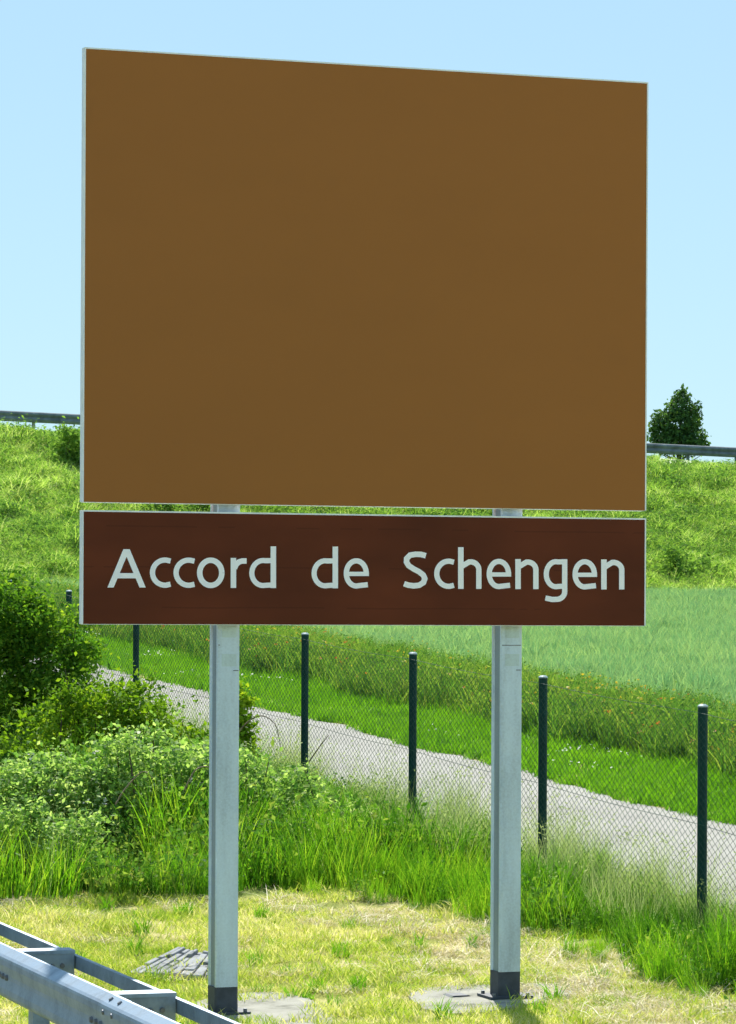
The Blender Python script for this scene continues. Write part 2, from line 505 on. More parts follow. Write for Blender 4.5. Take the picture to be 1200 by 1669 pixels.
def panel(name, z0, z1, mat, label):
    th = 0.065
    m = MB(); m.box(U_L + 0.009, U_R - 0.009, T_SIGN + 0.003, T_SIGN + th, z0 + 0.0005, z1 - 0.009)
    p = m.build(name, mat, sign)
    p['label'] = label
    e = 0.011                                            # folded aluminium rim
    for (ua, ub, za, zb) in ((U_L, U_L + e, z0, z1), (U_R - e, U_R, z0, z1), (U_L + e, U_R - e, z1 - e, z1), (U_L + e, U_R - e, z0 - 0.004, z0 + 0.0)):
        m = MB(); m.box(ua, ub, T_SIGN + (0.006 if zb < z1 - 0.1 and za < z0 and ub - ua > 1 else 0.0), T_SIGN + th + 0.004, za, zb)
        m.build('edge_profile', M['alu'], p)
    for zz in np.linspace(z0 + 0.16, z1 - 0.16, 2 if z1 - z0 < 1.5 else 5):    # stiffening rails on the back
        m = MB(); m.box(U_L + 0.06, U_R - 0.06, T_SIGN + th + 0.001, T_SIGN + th + 0.033, zz - 0.03, zz + 0.03)
        m.build('back_rail', M['galv'], p)
    return p
panel('upper_panel', UP_BOT, UP_TOP, M['brown'], 'plain brown upper panel')
low = panel('lower_panel', LO_BOT, LO_TOP, M['dark_brown'], 'dark brown lower panel with white lettering')

# lettering: every letter is drawn as strokes of one width
SW = 9.0
def ell(cx, cy, rx, ry, a0, a1, n=26):
    return [(cx + rx * math.cos(math.radians(a0 + (a1 - a0) * k / n)), cy - ry * math.sin(math.radians(a0 + (a1 - a0) * k / n))) for k in range(n + 1)]

def stroke(pts, w, wend=None):
    n = len(pts); L = []; R = []
    for i, (x, y) in enumerate(pts):
        if 0 < i < n - 1:
            d1 = Vector((x - pts[i - 1][0], y - pts[i - 1][1])).normalized(); d2 = Vector((pts[i + 1][0] - x, pts[i + 1][1] - y)).normalized()
            d = (d1 + d2).normalized(); k = 1 / max(0.6, d.dot(d1))
        else:
            j = 0 if i == 0 else n - 2
            d = Vector((pts[j + 1][0] - pts[j][0], pts[j + 1][1] - pts[j][1])).normalized(); k = 1
        ww = w if wend is None else w + (wend - w) * i / (n - 1)
        L.append((x - d.y * ww / 2 * k, y + d.x * ww / 2 * k)); R.append((x + d.y * ww / 2 * k, y - d.x * ww / 2 * k))
    return [(L[i], L[i + 1], R[i + 1], R[i]) for i in range(n - 1)]

def glyph(ch, x0, x1, base):
    w = SW; h = w / 2; xh = 49.0; asc = 68.0; cap = 62.5
    top = base - xh
    cx = (x0 + x1) / 2
    S_ = []
    if ch == 'A':
        ax = cx
        S_.append([((x0, base), (x0 + 10.2, base), (ax + 5.2, base - cap), (ax - 5.2, base - cap))])
        S_.append([((x1 - 10.2, base), (x1, base), (ax + 5.2, base - cap), (ax - 5.2, base - cap))])
        S_.append([((x0 + 12, base - 15), (x1 - 12, base - 15), (x1 - 15, base - 23.5), (x0 + 15, base - 23.5))])
    elif ch == 'c':
        ry = xh / 2 - h + 0.5
        rx = (x1 - x0) * 0.60
        ex = x0 + h + rx
        pts = ell(ex, base - xh / 2, rx, ry, 84, 276)
        pts = [(x1, base - xh + h + 1.2)] + pts + [(x1, base - h - 1.2)]
        S_.append(stroke(pts, w * 0.95))
    elif ch == 'o':
        S_.append(stroke(ell(cx, base - xh / 2, (x1 - x0) / 2 - h, xh / 2 - h + 0.5, 0, 360, 40), w))
    elif ch == 'd' or ch == 'g':
        st = x1 - h
        bx0 = x0 + h; rx = (st - bx0) * 0.5
        mid = base - xh / 2
        pts = [(st, top + h - 0.3)] + [(bx0 + rx * 1.05 - 0 + (rx * 1.05) * math.cos(math.radians(a)), mid - (xh / 2 - h + 0.4) * math.sin(math.radians(a))) for a in range(80, 281, 8)] + [(st, base - h - 1.0 + 0.3)]
        S_.append(stroke(pts, w * 0.93))
        if ch == 'd':
            S_.append(stroke([(st, base), (st, base - asc)], w))
        else:
            S_.append(stroke([(st, top), (st, base + 4)] + [(st - 13 + 13 * math.cos(math.radians(a)), base + 4 + 12.5 * math.sin(math.radians(a))) for a in range(8, 91, 10)] + [(x0 + 14, base + 16.7), (x0 + 3, base + 14.2)], w * 0.96))
    elif ch == 'e':
        rx = (x1 - x0) / 2 - h; ry = xh / 2 - h + 0.5; mid = base - xh / 2
        pts = ell(cx, mid, rx, ry, 0, 282, 34)
        S_.append(stroke([(x1 - h, mid + 2.5)] + pts + [(x1 - 2.0, base - h - 1.6)], w * 0.95))
        S_.append(stroke([(x0 + w * 0.6, mid - 1.0 + 1.8), (x1 - 0.2, mid - 1.0 + 1.8)], w * 0.78))
    elif ch in 'nh':
        st = x0 + h
        S_.append(stroke([(st, base), (st, top if ch == 'n' else base - asc)], w))
        rx = (x1 - h - st) / 2 * 0.92; ar = x1 - h
        pts = [(ar, base), (ar, base - xh + h + 13)] + [(ar - rx + rx * math.cos(math.radians(a)), base - xh + h + 13 - 12.6 * math.sin(math.radians(a))) for a in range(10, 101, 10)] + [(st + 2, base - xh + h + 7.5)]
        S_.append(stroke(pts, w * 0.97))
    elif ch == 'r':
        st = x0 + h
        S_.append(stroke([(st, base), (st, top)], w))
        pts = [(st + 1.5, base - xh + 17), (st + 4.5, base - xh + 10.5), (st + 9, base - xh + 6.6), (st + 14, base - xh + 5.0), (x1, base - xh + 5.0)]
        S_.append(stroke(pts, w))
    elif ch == 'S':
        H = 61.0; X = x1 - x0
        ctrl = [(0.93, 0.12), (0.72, 0.083), (0.50, 0.08), (0.27, 0.105), (0.135, 0.20), (0.13, 0.29), (0.22, 0.385), (0.42, 0.47), (0.64, 0.545), (0.82, 0.635), (0.885, 0.73), (0.83, 0.835), (0.65, 0.91), (0.42, 0.925), (0.20, 0.905), (0.03, 0.865)]
        S_.append(stroke([(x0 + a * X, base - H + b * H) for a, b in ctrl], w))
    return S_

TEXT = [('A', 175, 237.5), ('c', 244, 278), ('c', 282.5, 317), ('o', 321, 366), ('r', 376, 402), ('d', 406, 450),
        ('d', 507.5, 551), ('e', 560, 601.5),
        ('S', 657.5, 697), ('c', 707.5, 740), ('h', 746.7, 785), ('e', 793, 833.5), ('n', 840, 878), ('g', 886, 925), ('e', 933, 973.5), ('n', 980, 1018)]
for ch, x0, x1 in TEXT:
    base = 957.6 + (((x0 + x1) / 2 - 200) / 800.0) * 3.2
    m = MB(); lift = 0.0015
    for st in glyph(ch, x0, x1, base):
        for q in st:
            vs = [on_board(*p) for p in q]
            m.add([rd(u, T_SIGN - lift, z) for u, z in vs], [(0, 1, 2, 3)])
        lift += 0.0006
    o = m.build('letter', M['letter'], low)
    s = o.modifiers.new('film', 'SOLIDIFY'); s.thickness = 0.0004; s.offset = 0

# posts: closed steel box section with lips, dark coated foot, base plate with bolts
PW, PD = 0.170, 0.185
for px, py in ((364.5, 1652), (828.5, 1626)):
    uu = on_board(px, py)[0] + 0.055
    z0 = float(gz(uu, T_SIGN + 0.17)) + 0.033
    tb = T_SIGN + 0.102                                  # front of the post, behind the panels' back rails
    zt = UP_TOP - 0.15
    r = 0.014
    def outline(w, d):
        a, b = uu - w / 2, uu + w / 2; c, e = tb, tb + d
        return [(a + r, c), (b - r, c), (b, c + r), (b, e - r), (b - r, e), (a + r, e), (a, e - r), (a, c + r)]
    m = MB(); g_ = 0.016; a, b, e = uu - PW / 2, uu + PW / 2, tb + PD
    sec = [(a + 0.006, tb), (b - 0.006, tb), (b, tb + 0.006), (b, tb + 0.022), (b - g_, tb + 0.022 + g_), (b - g_, e - 0.034), (b, e - 0.022), (b, e), (a, e), (a, e - 0.022), (a + g_, e - 0.034), (a + g_, tb + 0.022 + g_), (a, tb + 0.022), (a, tb + 0.006)]
    n = len(sec)
    m.add([rd(p, q, z) for z in (z0 + 0.19, zt) for p, q in sec], [tuple(range(n))[::-1], tuple(range(n, 2 * n))] + [(i, (i + 1) % n, n + (i + 1) % n, n + i) for i in range(n)])
    post = m.build('post', M['galv'], sign)
    for du in (-1, 1):                                   # plates in both side grooves, the groove's shade put into their dark colour
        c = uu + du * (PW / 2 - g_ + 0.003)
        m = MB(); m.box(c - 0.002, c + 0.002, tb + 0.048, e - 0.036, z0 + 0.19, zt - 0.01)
        m.build('side_shade_web', M['web'], post)
    right = px > 600
    for (zz, ua, ub) in ((LO_BOT - 0.15, -0.45, 0.45 if right else -0.38), (LO_BOT - 0.335, 0.22, 0.45)):   # scratches of old clamps
        m = MB(); m.box(uu + ua * PW, uu + ub * PW, tb - 0.0022, tb - 0.0004, zz - 0.003, zz + 0.003)
        m.build('scratch', M['bolt'], post)
    for (zz, hh) in ((LO_BOT - 0.055, 0.04), (LO_BOT - 0.26, 0.045)):                                       # glue left by old stickers
        m = MB(); m.box(uu - 0.30 * PW, uu + 0.36 * PW, tb - 0.0016, tb - 0.0003, zz - hh, zz + hh)
        m.build('glue_residue', M['residue'], post)
    m = MB()
    m.add([rd(a, b, z) for z in (z0 + 0.012, z0 + 0.19) for a, b in outline(PW + 0.006, PD + 0.006)], [tuple(range(8))[::-1], tuple(range(8, 16))] + [(i, (i + 1) % 8, 8 + (i + 1) % 8, 8 + i) for i in range(8)])
    foot = m.build('post_foot', M['bitumen'], sign); foot['label'] = 'black coated foot of the post'
    m = MB(); m.box(uu - 0.17, uu + 0.17, tb - 0.05, tb + PD + 0.05, z0 - 0.006, z0 + 0.011)
    bp = m.build('base_plate', M['bitumen'], sign)
    for a in (-0.135, 0.135):
        for b in (tb - 0.02, tb + PD + 0.02):
            m = MB(); c = rd(uu + a, b)
            m.tube([(c[0], c[1], z0 + 0.011), (c[0], c[1], z0 + 0.034)], [0.016, 0.016], 6)
            m.build('bolt', M['bolt'], bp)

# concrete footings: uneven slabs let into the turf
def slab(name, outline_px, label, thick=0.026, seed=0):
    r = random.Random(seed)
    pts = [on_ground(*p) for p in outline_px]
    dense = []
    n = len(pts)
    for k in range(n):
        for s in range(4):
            q = s / 4
            p0, p1, p2, p3 = (pts[(k + j - 1) % n] for j in range(4))
            f = lambda a, b, c, d: 0.5 * ((2 * b) + (-a + c) * q + (2 * a - 5 * b + 4 * c - d) * q * q + (-a + 3 * b - 3 * c + d) * q ** 3)
            dense.append((f(p0[0], p1[0], p2[0], p3[0]) + r.uniform(-.015, .015), f(p0[1], p1[1], p2[1], p3[1]) + r.uniform(-.03, .03)))
    m = MB(); N = len(dense)
    zs = [float(gz(u, t)) for u, t in dense]
    cu = sum(p[0] for p in dense) / N; ct = sum(p[1] for p in dense) / N; cz = float(gz(cu, ct)) + thick
    vs = [rd(u, t, z - 0.1) for (u, t), z in zip(dense, zs)] + [rd(u, t, z + thick * 0.55 + r.uniform(-.006, .006)) for (u, t), z in zip(dense, zs)]
    vs += [rd(cu + (u - cu) * 0.9, ct + (t - ct) * 0.92, z + thick * 0.85) for (u, t), z in zip(dense, zs)] + [rd(cu, ct, cz)]
    fs = []
    for k in range(N):
        k2 = (k + 1) % N
        fs += [(k, k2, N + k2, N + k), (N + k, N + k2, 2 * N + k2, 2 * N + k), (2 * N + k, 2 * N + k2, 3 * N)]
    m.add(vs, fs)
    o = m.build(name, M['concrete'], smooth=False)
    return tag(o, label, 'concrete slab', 'concrete footings of the sign')
pad = slab('concrete_footing', [(668, 1628), (700, 1613), (790, 1609), (880, 1606), (938, 1616), (920, 1632), (868, 1640), (800, 1652), (735, 1655), (690, 1646)], 'worn concrete footing under the right sign post', seed=3)
hu, ht = on_ground(745, 1629)
m = MB(); hz = float(gz(hu, ht)) + 0.020
m.prism([(hu - 0.085, hz), (hu - 0.06, hz + 0.012), (hu + 0.06, hz + 0.013), (hu + 0.085, hz)], ht - 0.09, ht + 0.09)
m.build('hole_plate', M['bitumen'], pad)  # dark plate added to stand for an open hole in the footing
slab('concrete_footing', [(312, 1645), (350, 1628), (430, 1620), (500, 1630), (545, 1662), (500, 1700), (400, 1705), (330, 1690)], 'worn concrete footing under the left sign post', seed=5)

# ------------------------------------------------------------------ roadside guard rail (beam, rear strip, spacers, posts)
RU = 4.71; RZ = 0.745
def rail_z(t):
    return RZ
rail = thing('guard_rail', rd(RU, 16, -0.1), 'galvanised steel guard rail with rear strip at the roadside', 'guard rail')
PROF = [(0.0, 0.155), (-0.014, 0.154), (-0.066, 0.122), (-0.079, 0.110), (-0.083, 0.096), (-0.083, 0.066), (-0.076, 0.036), (-0.070, 0.012), (-0.070, -0.012),
        (-0.074, -0.036), (-0.081, -0.066), (-0.081, -0.096), (-0.077, -0.110), (-0.064, -0.124), (-0.012, -0.154), (0.0, -0.155)]
def beam(t0, t1, off):
    m = MB(); th = 0.004
    front = [(RU + a - off, RZ + b) for a, b in PROF]
    back = [(RU + a + th - off, RZ + b * 0.985) for a, b in PROF]
    m.prism(front + back[::-1], t0, t1)
    return m.build('beam', M['rail'], rail)
SPACE = 2.28
T_SP = [17.1 + SPACE * k for k in range(-4, 9)]
k = 0
tcur = T_SP[0] - 0.45
while tcur < 40:
    beam(tcur, tcur + 2 * SPACE + (0.30 if k % 2 == 0 else 0.30), 0.0042 * (k % 2)); tcur += 2 * SPACE; k += 1
for ts in (T_SP[0] - 0.4, T_SP[0] - 0.4 + 4 * SPACE, T_SP[0] - 0.4 + 8 * SPACE):
    m = MB()
    a, b, zc, hh = RU + 0.34, RU + 0.368, RZ + 0.075, 0.038
    m.prism([(a, zc - hh), (b, zc - hh), (b, zc - hh + 0.008), (a + 0.006, zc - hh + 0.008), (a + 0.006, zc + hh - 0.008), (b, zc + hh - 0.008), (b, zc + hh), (a, zc + hh)], ts, ts + 4 * SPACE - 0.006)
    m.build('rear_strip', M['rail'], rail)
for t in T_SP:
    m = MB()                                              # folded spacer: flat top, side plate facing the traffic, lower lip
    m.box(RU + 0.006, RU + 0.335, t - 0.080, t + 0.080, RZ + 0.128, RZ + 0.148)
    sp = m.build('spacer', M['rail'], rail)
    m = MB(); m.box(RU + 0.010, RU + 0.332, t - 0.073, t - 0.067, RZ - 0.05, RZ + 0.1275); m.build('side_plate', M['web'], sp)  # both side plates coloured darker to carry their shade
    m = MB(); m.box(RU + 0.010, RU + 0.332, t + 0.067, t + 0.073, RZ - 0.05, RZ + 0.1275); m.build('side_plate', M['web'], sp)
    for (du, dz) in ((0.20, 0.055), (0.26, 0.058), (0.20, 0.005)):
        c = rd(RU + du, t - 0.073, RZ + dz)
        m = MB(); m.tube([c, (c[0] - TX * 0.012, c[1] - TY * 0.012, c[2])], [0.016, 0.014], 6); m.build('bolt', M['bolt'], sp)
    m = MB()                                              # channel post driven into the ground
    a, b = RU + 0.09, RU + 0.19
    for box in ((a, b, t - 0.06, t - 0.054), (a, a + 0.006, t - 0.0535, t + 0.06), (b - 0.006, b, t - 0.0535, t + 0.06)):
        m.box(*box, -0.5, RZ + 0.10)
    m.build('post', M['rail'], rail)
    for dt in (-0.10, 0.0, 0.10):
        c = rd(RU - 0.066, t + dt, RZ)
        m = MB(); m.tube([(c[0], c[1], c[2]), (c[0] - UX * 0.02, c[1] - UY * 0.02, c[2])], [0.020, 0.014], 8); m.build('bolt', M['bolt'], rail)
for k in range(1, 6):                                     # splice bolts in the upper and lower wave
    tj = T_SP[0] - 0.45 + 2 * SPACE * k + 0.15
    for dt in (-0.09, 0.09):
        for (du, dz, nu, nz) in ((-0.043, 0.134, -0.52, 0.85), (-0.081, 0.075, -1.0, 0.0), (-0.080, -0.08, -1.0, 0.0)):
            c = Vector(rd(RU + du, tj + dt, RZ + dz)); nvec = Vector((UX * nu, UY * nu, nz))
            m = MB(); m.tube([c, c + nvec * 0.014], [0.016, 0.012], 8); m.build('bolt', M['bolt'], rail)

rail.rotation_euler.z = -0.0272               # the carriageway bends away slightly

# ------------------------------------------------------------------ chain-link fence
FU, FT0, FS, FH = 12.63, 26.6, 3.55, 2.0
fence = thing('chain_link_fence', rd(FU, 37, float(gz(FU, 37))), 'dark green chain link fence running along the pale track', 'fence')
def fz(t):
    return float(gz(FU, t)) + FH
post_mesh = None
for k in range(-2, 12):
    t = FT0 + FS * k
    b = rd(FU, t, float(gz(FU, t)))
    m = MB(); m.tube([(b[0], b[1], b[2] - 0.4), (b[0], b[1], b[2] + FH)], [0.043, 0.043], 14)
    p = m.build('post', M['fence'], fence)
    m = MB(); m.tube([(b[0], b[1], b[2] + FH), (b[0], b[1], b[2] + FH + 0.012), (b[0], b[1], b[2] + FH + 0.026)], [0.047, 0.046, 0.025], 14)
    m.build('cap', M['cap'], p)
def wire_span(t0, t1):
    """woven wires: neighbours zigzag in opposite phase and hook round each other"""
    cell_w, cell_h = 0.058, 0.068
    n = int(round((t1 - t0) / cell_w)); cw = (t1 - t0) / n
    V = []; F = []
    r = 0.0026
    rows = int((FH - 0.03) / cell_h)
    z = np.arange(rows * 2 + 1) * cell_h / 2
    for j in range(n):
        tc = t0 + (j + 0.5) * cw
        zig = ((np.arange(len(z)) + j) % 2) * 2.0 - 1.0
        tt = tc + zig * (cw / 2 + 0.003)
        uu = FU - 0.047 + zig * 0.003
        zz = gz(FU, tt) + 0.02 + z - 0.020 * np.sin((tc - t0) / (t1 - t0) * math.pi) * (z / FH)
        x = uu * UX + tt * TX; y = uu * UY + tt * TY
        base = len(V) * 1
        ring = []
        for kk in range(3):
            a = 2 * math.pi * kk / 3 + 0.5
            ca, sa = math.cos(a) * r, math.sin(a) * r
            ring.append(np.stack([x + UX * ca + TX * sa, y + UY * ca + TY * sa, zz], -1))
        ring = np.stack(ring, 1).reshape(-1, 3)           # len(z)*3
        off = sum(len(q) for q in V)
        V.append(ring)
        i = np.arange(len(z) - 1)[:, None] * 3 + off
        for kk in range(3):
            k2 = (kk + 1) % 3
            F.append(np.concatenate([i + kk, i + k2, i + 3 + k2, i + 3 + kk], 1))
    me = np_mesh('wire_mesh', np.concatenate(V), np.concatenate(F))
    o = link('wire_mesh', me, M['wire'], fence)
    o['kind'] = 'stuff'
for k in range(-1, 8):
    wire_span(FT0 + FS * k + 0.01, FT0 + FS * (k + 1) - 0.01)
for hh in (FH - 0.045, FH * 0.5, 0.12):
    for k in range(-1, 8):
        ta, tb = FT0 + FS * k, FT0 + FS * (k + 1)
        pts = []
        for s in np.linspace(0, 1, 7):
            t = ta + (tb - ta) * s
            pts.append(rd(FU - 0.052, t, float(gz(FU, t)) + hh - 0.018 * math.sin(s * math.pi)))
        m = MB(); m.tube(pts, [0.0028] * 7, 4, False); m.build('line_wire', M['wire'], fence)

# ------------------------------------------------------------------ guard rail on the embankment and the tree behind it
far = thing('guard_rail', bank_z(30, -1.6), 'dark weathered guard rail along the top of the embankment', 'guard rail')
def crest(s, d=-1.6):
    top = BK_A.z + (BK_B.z - BK_A.z) * s / BK_L + 0.10
    return Vector((BK_A.x + BK_DX * s + BK_N.x * d, BK_A.y + BK_DY * s + BK_N.y * d, top))
pitch = 1.85
for k in range(-12, 30):
    s = 0.55 + pitch * k
    a, b = crest(s), crest(s + pitch - 0.01)
    m = MB()
    nv = Vector((BK_N.x, BK_N.y, 0))
    prof = [(0.0, 0.34), (0.05, 0.37), (0.09, 0.44), (0.03, 0.53), (0.09, 0.62), (0.05, 0.68), (0.0, 0.71)]
    pr = [(x, z) for x, z in prof] + [(x - 0.03, z) for x, z in prof[::-1]]
    n = len(pr)
    vs = [a + nv * (x + 0.08) + Vector((0, 0, z)) for x, z in pr] + [b + nv * (x + 0.08) + Vector((0, 0, z)) for x, z in pr]
    m.add(vs, [tuple(range(n))[::-1], tuple(range(n, 2 * n))] + [(i, (i + 1) % n, n + (i + 1) % n, n + i) for i in range(n)])
    m.build('beam', M['dark_rail'], far)
    m = MB(); c = crest(s)
    m.tube([c + Vector((0, 0, -0.5)), c + Vector((0, 0, 0.64))], [0.065, 0.065], 6)
    m.build('post', M['dark_rail'], far)

# ------------------------------------------------------------------ foliage helpers
def leaves(P, size, up=0.5, wide=0.5, seed=0, jitter=0.6):
    """one folded four-cornered leaf at every point"""
    r = np.random.default_rng(seed)
    n = len(P)
    nrm = r.normal(size=(n, 3)); nrm[:, 2] += up * 2; nrm /= np.linalg.norm(nrm, axis=1, keepdims=True)
    d = r.normal(size=(n, 3)); d -= (d * nrm).sum(1, keepdims=True) * nrm; d /= np.linalg.norm(d, axis=1, keepdims=True)
    s = np.cross(nrm, d)
    L = (size * (1 + jitter * r.uniform(-1, 1, n)))[:, None]
    a = P; c = P + d * L
    b = P + d * L * 0.45 + s * L * wide * 0.5 + nrm * L * 0.1
    e = P + d * L * 0.45 - s * L * wide * 0.5 + nrm * L * 0.1
    V = np.stack([a, b, c, e], 1).reshape(-1, 3)
    k = np.arange(n)[:, None] * 4
    F = np.concatenate([np.concatenate([k, k + 1, k + 2], 1), np.concatenate([k, k + 2, k + 3], 1)])
    return V, F, np.repeat(r.uniform(0, 1, n), 4)

def join(parts):
    V = []; F = []; R = []; off = 0
    for v, f, r in parts:
        V.append(v); F.append(f + off); R.append(r); off += len(v)
    return np.concatenate(V), np.concatenate(F), np.concatenate(R)

def blades(n, h0, h1, spread, w, bend, seed, seg=3, lean=0.25):
    r = np.random.default_rng(seed)
    a = r.uniform(0, 2 * math.pi, n); rad = spread * np.sqrt(r.uniform(0, 1, n))
    x = rad * np.cos(a); y = rad * np.sin(a)
    h = r.uniform(h0, h1, n)
    az = r.uniform(0, 2 * math.pi, n)
    ln = r.uniform(0.02, lean, n); bd = bend * r.uniform(0.2, 1.0, n)
    face = r.uniform(0, 2 * math.pi, n)
    V = []
    for k in range(seg + 1):
        s = k / seg
        off = h * (ln * s + bd * s ** 2.2)
        zz = h * (s - 0.35 * bd * s ** 3)
        ww = w * (1 - s ** 1.6) * 0.5 * r.uniform(0.99, 1.01)
        cx_ = x + np.cos(az) * off; cy_ = y + np.sin(az) * off
        if k < seg:
            V.append(np.stack([cx_ - np.cos(face) * ww, cy_ - np.sin(face) * ww, zz], -1))
            V.append(np.stack([cx_ + np.cos(face) * ww, cy_ + np.sin(face) * ww, zz], -1))
        else:
            V.append(np.stack([cx_, cy_, zz], -1))
    m = len(V)
    V = np.stack(V, 1).reshape(-1, 3)
    k = np.arange(n)[:, None] * m
    F = []
    for j in range(seg - 1):
        F.append(np.concatenate([k + 2 * j, k + 2 * j + 1, k + 2 * j + 3], 1)); F.append(np.concatenate([k + 2 * j, k + 2 * j + 3, k + 2 * j + 2], 1))
    j = seg - 1
    F.append(np.concatenate([k + 2 * j, k + 2 * j + 1, k + 2 * j + 2], 1))
    return V, np.concatenate(F), np.repeat(r.uniform(0, 1, n), m)

def seedheads(n, h0, h1, spread, seed, size=0.09, thick=0.012):
    """thin stems that end in a feathery head"""
    V0, F0, R0 = blades(n, h0, h1, spread, 0.004, 0.25, seed, 4, 0.2)
    m = 9
    tips = V0.reshape(n, m, 3)
    tip = tips[:, -1]; prev = tips[:, -3]
    r = np.random.default_rng(seed + 1)
    d = (tip - prev); d /= np.linalg.norm(d, axis=1, keepdims=True)
    parts = [(V0, F0, R0)]
    for q in range(5):
        p = tip - d * size * q / 5 + r.normal(0, thick * 0.5, (n, 3))
        parts.append(leaves(p, size * 0.3, 0.3, 0.28, seed + 5 + q))
    return join(parts)

def proto(name, parts_mats):
    """parts_mats: list of ((V,F,R), material)"""
    V = []; F = []; R = []; MI = []; off = 0; mats = []
    for (v, f, r), mt in parts_mats:
        if mt not in mats:
            mats.append(mt)
        V.append(v); F.append(f + off); R.append(r); MI.append(np.full(len(f), mats.index(mt), np.int32)); off += len(v)
    me = np_mesh(name, np.concatenate(V), np.concatenate(F), np.concatenate(R))
    for mt in mats:
        me.materials.append(mt)
    me.polygons.foreach_set('material_index', np.concatenate(MI))
    return bpy.data.objects.new(name, me)

def scatter(name, P, protos, weights, smin, smax, label, cat, tilt=0.15, seed=0):
    """one plant cover: a cloud of points, each carrying one of the clumps"""
    r = np.random.default_rng(seed)
    n = len(P)
    me = bpy.data.meshes.new(name)
    me.vertices.add(n); me.vertices.foreach_set('co', np.asarray(P, np.float32).ravel())
    rot = np.stack([r.normal(0, tilt, n), r.normal(0, tilt, n), r.uniform(0, 6.283, n)], -1).astype(np.float32)
    s = r.uniform(smin, smax, n).astype(np.float32)
    pid = r.choice(len(protos), n, p=np.array(weights) / sum(weights)).astype(np.int32)
    a = me.attributes.new('rot', 'FLOAT_VECTOR', 'POINT'); a.data.foreach_set('vector', rot.ravel())
    a = me.attributes.new('scl', 'FLOAT', 'POINT'); a.data.foreach_set('value', s)
    a = me.attributes.new('pid', 'INT', 'POINT'); a.data.foreach_set('value', pid)
    o = bpy.data.objects.new(name, me); C.objects.link(o)
    col = bpy.data.collections.new(name + '_clumps')
    for k, p in enumerate(protos):
        p.name = '%02d_' % k + p.name
        col.objects.link(p)
    ng = bpy.data.node_groups.new(name + '_scatter', 'GeometryNodeTree')
    ng.interface.new_socket('Geometry', in_out='INPUT', socket_type='NodeSocketGeometry')
    ng.interface.new_socket('Geometry', in_out='OUTPUT', socket_type='NodeSocketGeometry')
    N, L = ng.nodes, ng.links
    gi = N.new('NodeGroupInput'); go = N.new('NodeGroupOutput')
    ci = N.new('GeometryNodeCollectionInfo'); ci.inputs['Collection'].default_value = col
    ci.inputs['Separate Children'].default_value = True; ci.inputs['Reset Children'].default_value = True
    ip = N.new('GeometryNodeInstanceOnPoints'); ip.inputs['Pick Instance'].default_value = True
    def named(nm, ty):
        q = N.new('GeometryNodeInputNamedAttribute'); q.data_type = ty; q.inputs['Name'].default_value = nm
        return [x for x in q.outputs if x.enabled and x.name == 'Attribute'][0]
    er = N.new('FunctionNodeEulerToRotation')
    L.new(named('rot', 'FLOAT_VECTOR'), er.inputs[0])
    L.new(gi.outputs[0], ip.inputs['Points']); L.new(ci.outputs[0], ip.inputs['Instance'])
    L.new(named('pid', 'INT'), ip.inputs['Instance Index']); L.new(er.outputs[0], ip.inputs['Rotation']); L.new(named('scl', 'FLOAT'), ip.inputs['Scale'])
    L.new(ip.outputs[0], go.inputs[0])
    md = o.modifiers.new('scatter', 'NODES'); md.node_group = ng
    tag(o, label, cat, None, 'stuff')
    return o

def in_view(x, y, side=0.07, near=22.0):
    return (np.abs(x / np.maximum(y, 1)) < 0.108 + side) & (y > near)

def sample_ut(u0, u1, t0, t1, dens, seed, keep=None, side=0.07, near=20.0):
    r = np.random.default_rng(seed)
    n = int((u1 - u0) * (t1 - t0) * dens)
    u = r.uniform(u0, u1, n); t = r.uniform(t0, t1, n)
    x = u * UX + t * TX; y = u * UY + t * TY
    ok = in_view(x, y, side, near)
    if keep is not None:
        ok &= keep(u, t)
    u, t, x, y = u[ok], t[ok], x[ok], y[ok]
    return np.stack([x, y, ground_top(u, t) - 0.005], -1), u, t

# where the mower stopped
EDGE_PX = [(-260, 1480), (-100, 1478), (0, 1476), (130, 1468), (240, 1446), (340, 1458), (500, 1463), (640, 1477), (780, 1500), (880, 1533), (1000, 1583), (1150, 1625), (1300, 1690), (1500, 1790)]
EDGE = sorted([on_ground(*p) for p in EDGE_PX], key=lambda q: q[1])
ET = np.array([e[1] for e in EDGE]); EU = np.array([e[0] for e in EDGE])
def u_edge(t):
    return np.interp(t, ET, EU) + 0.10 * np.sin(t * 3.1) + 0.06 * np.sin(t * 7.7 + 1)
print('EDGE', [(round(a, 2), round(b, 2)) for a, b in EDGE])

def hard(u, t):
    """not on the footings' visible concrete"""
    ok = np.ones(len(u), bool)
    for (cu, ct, ru, rt) in PADS:
        ok &= ((u - cu) / ru) ** 2 + ((t - ct) / rt) ** 2 > 1
    return ok
pc1 = on_ground(800, 1630); pc2 = on_ground(425, 1655); pc3 = on_ground(285, 1572)
PADS = [(pc1[0], pc1[1], 0.44, 0.56), (pc2[0], pc2[1], 0.42, 0.70), (pc3[0] + 0.1, pc3[1], 0.22, 0.35)]

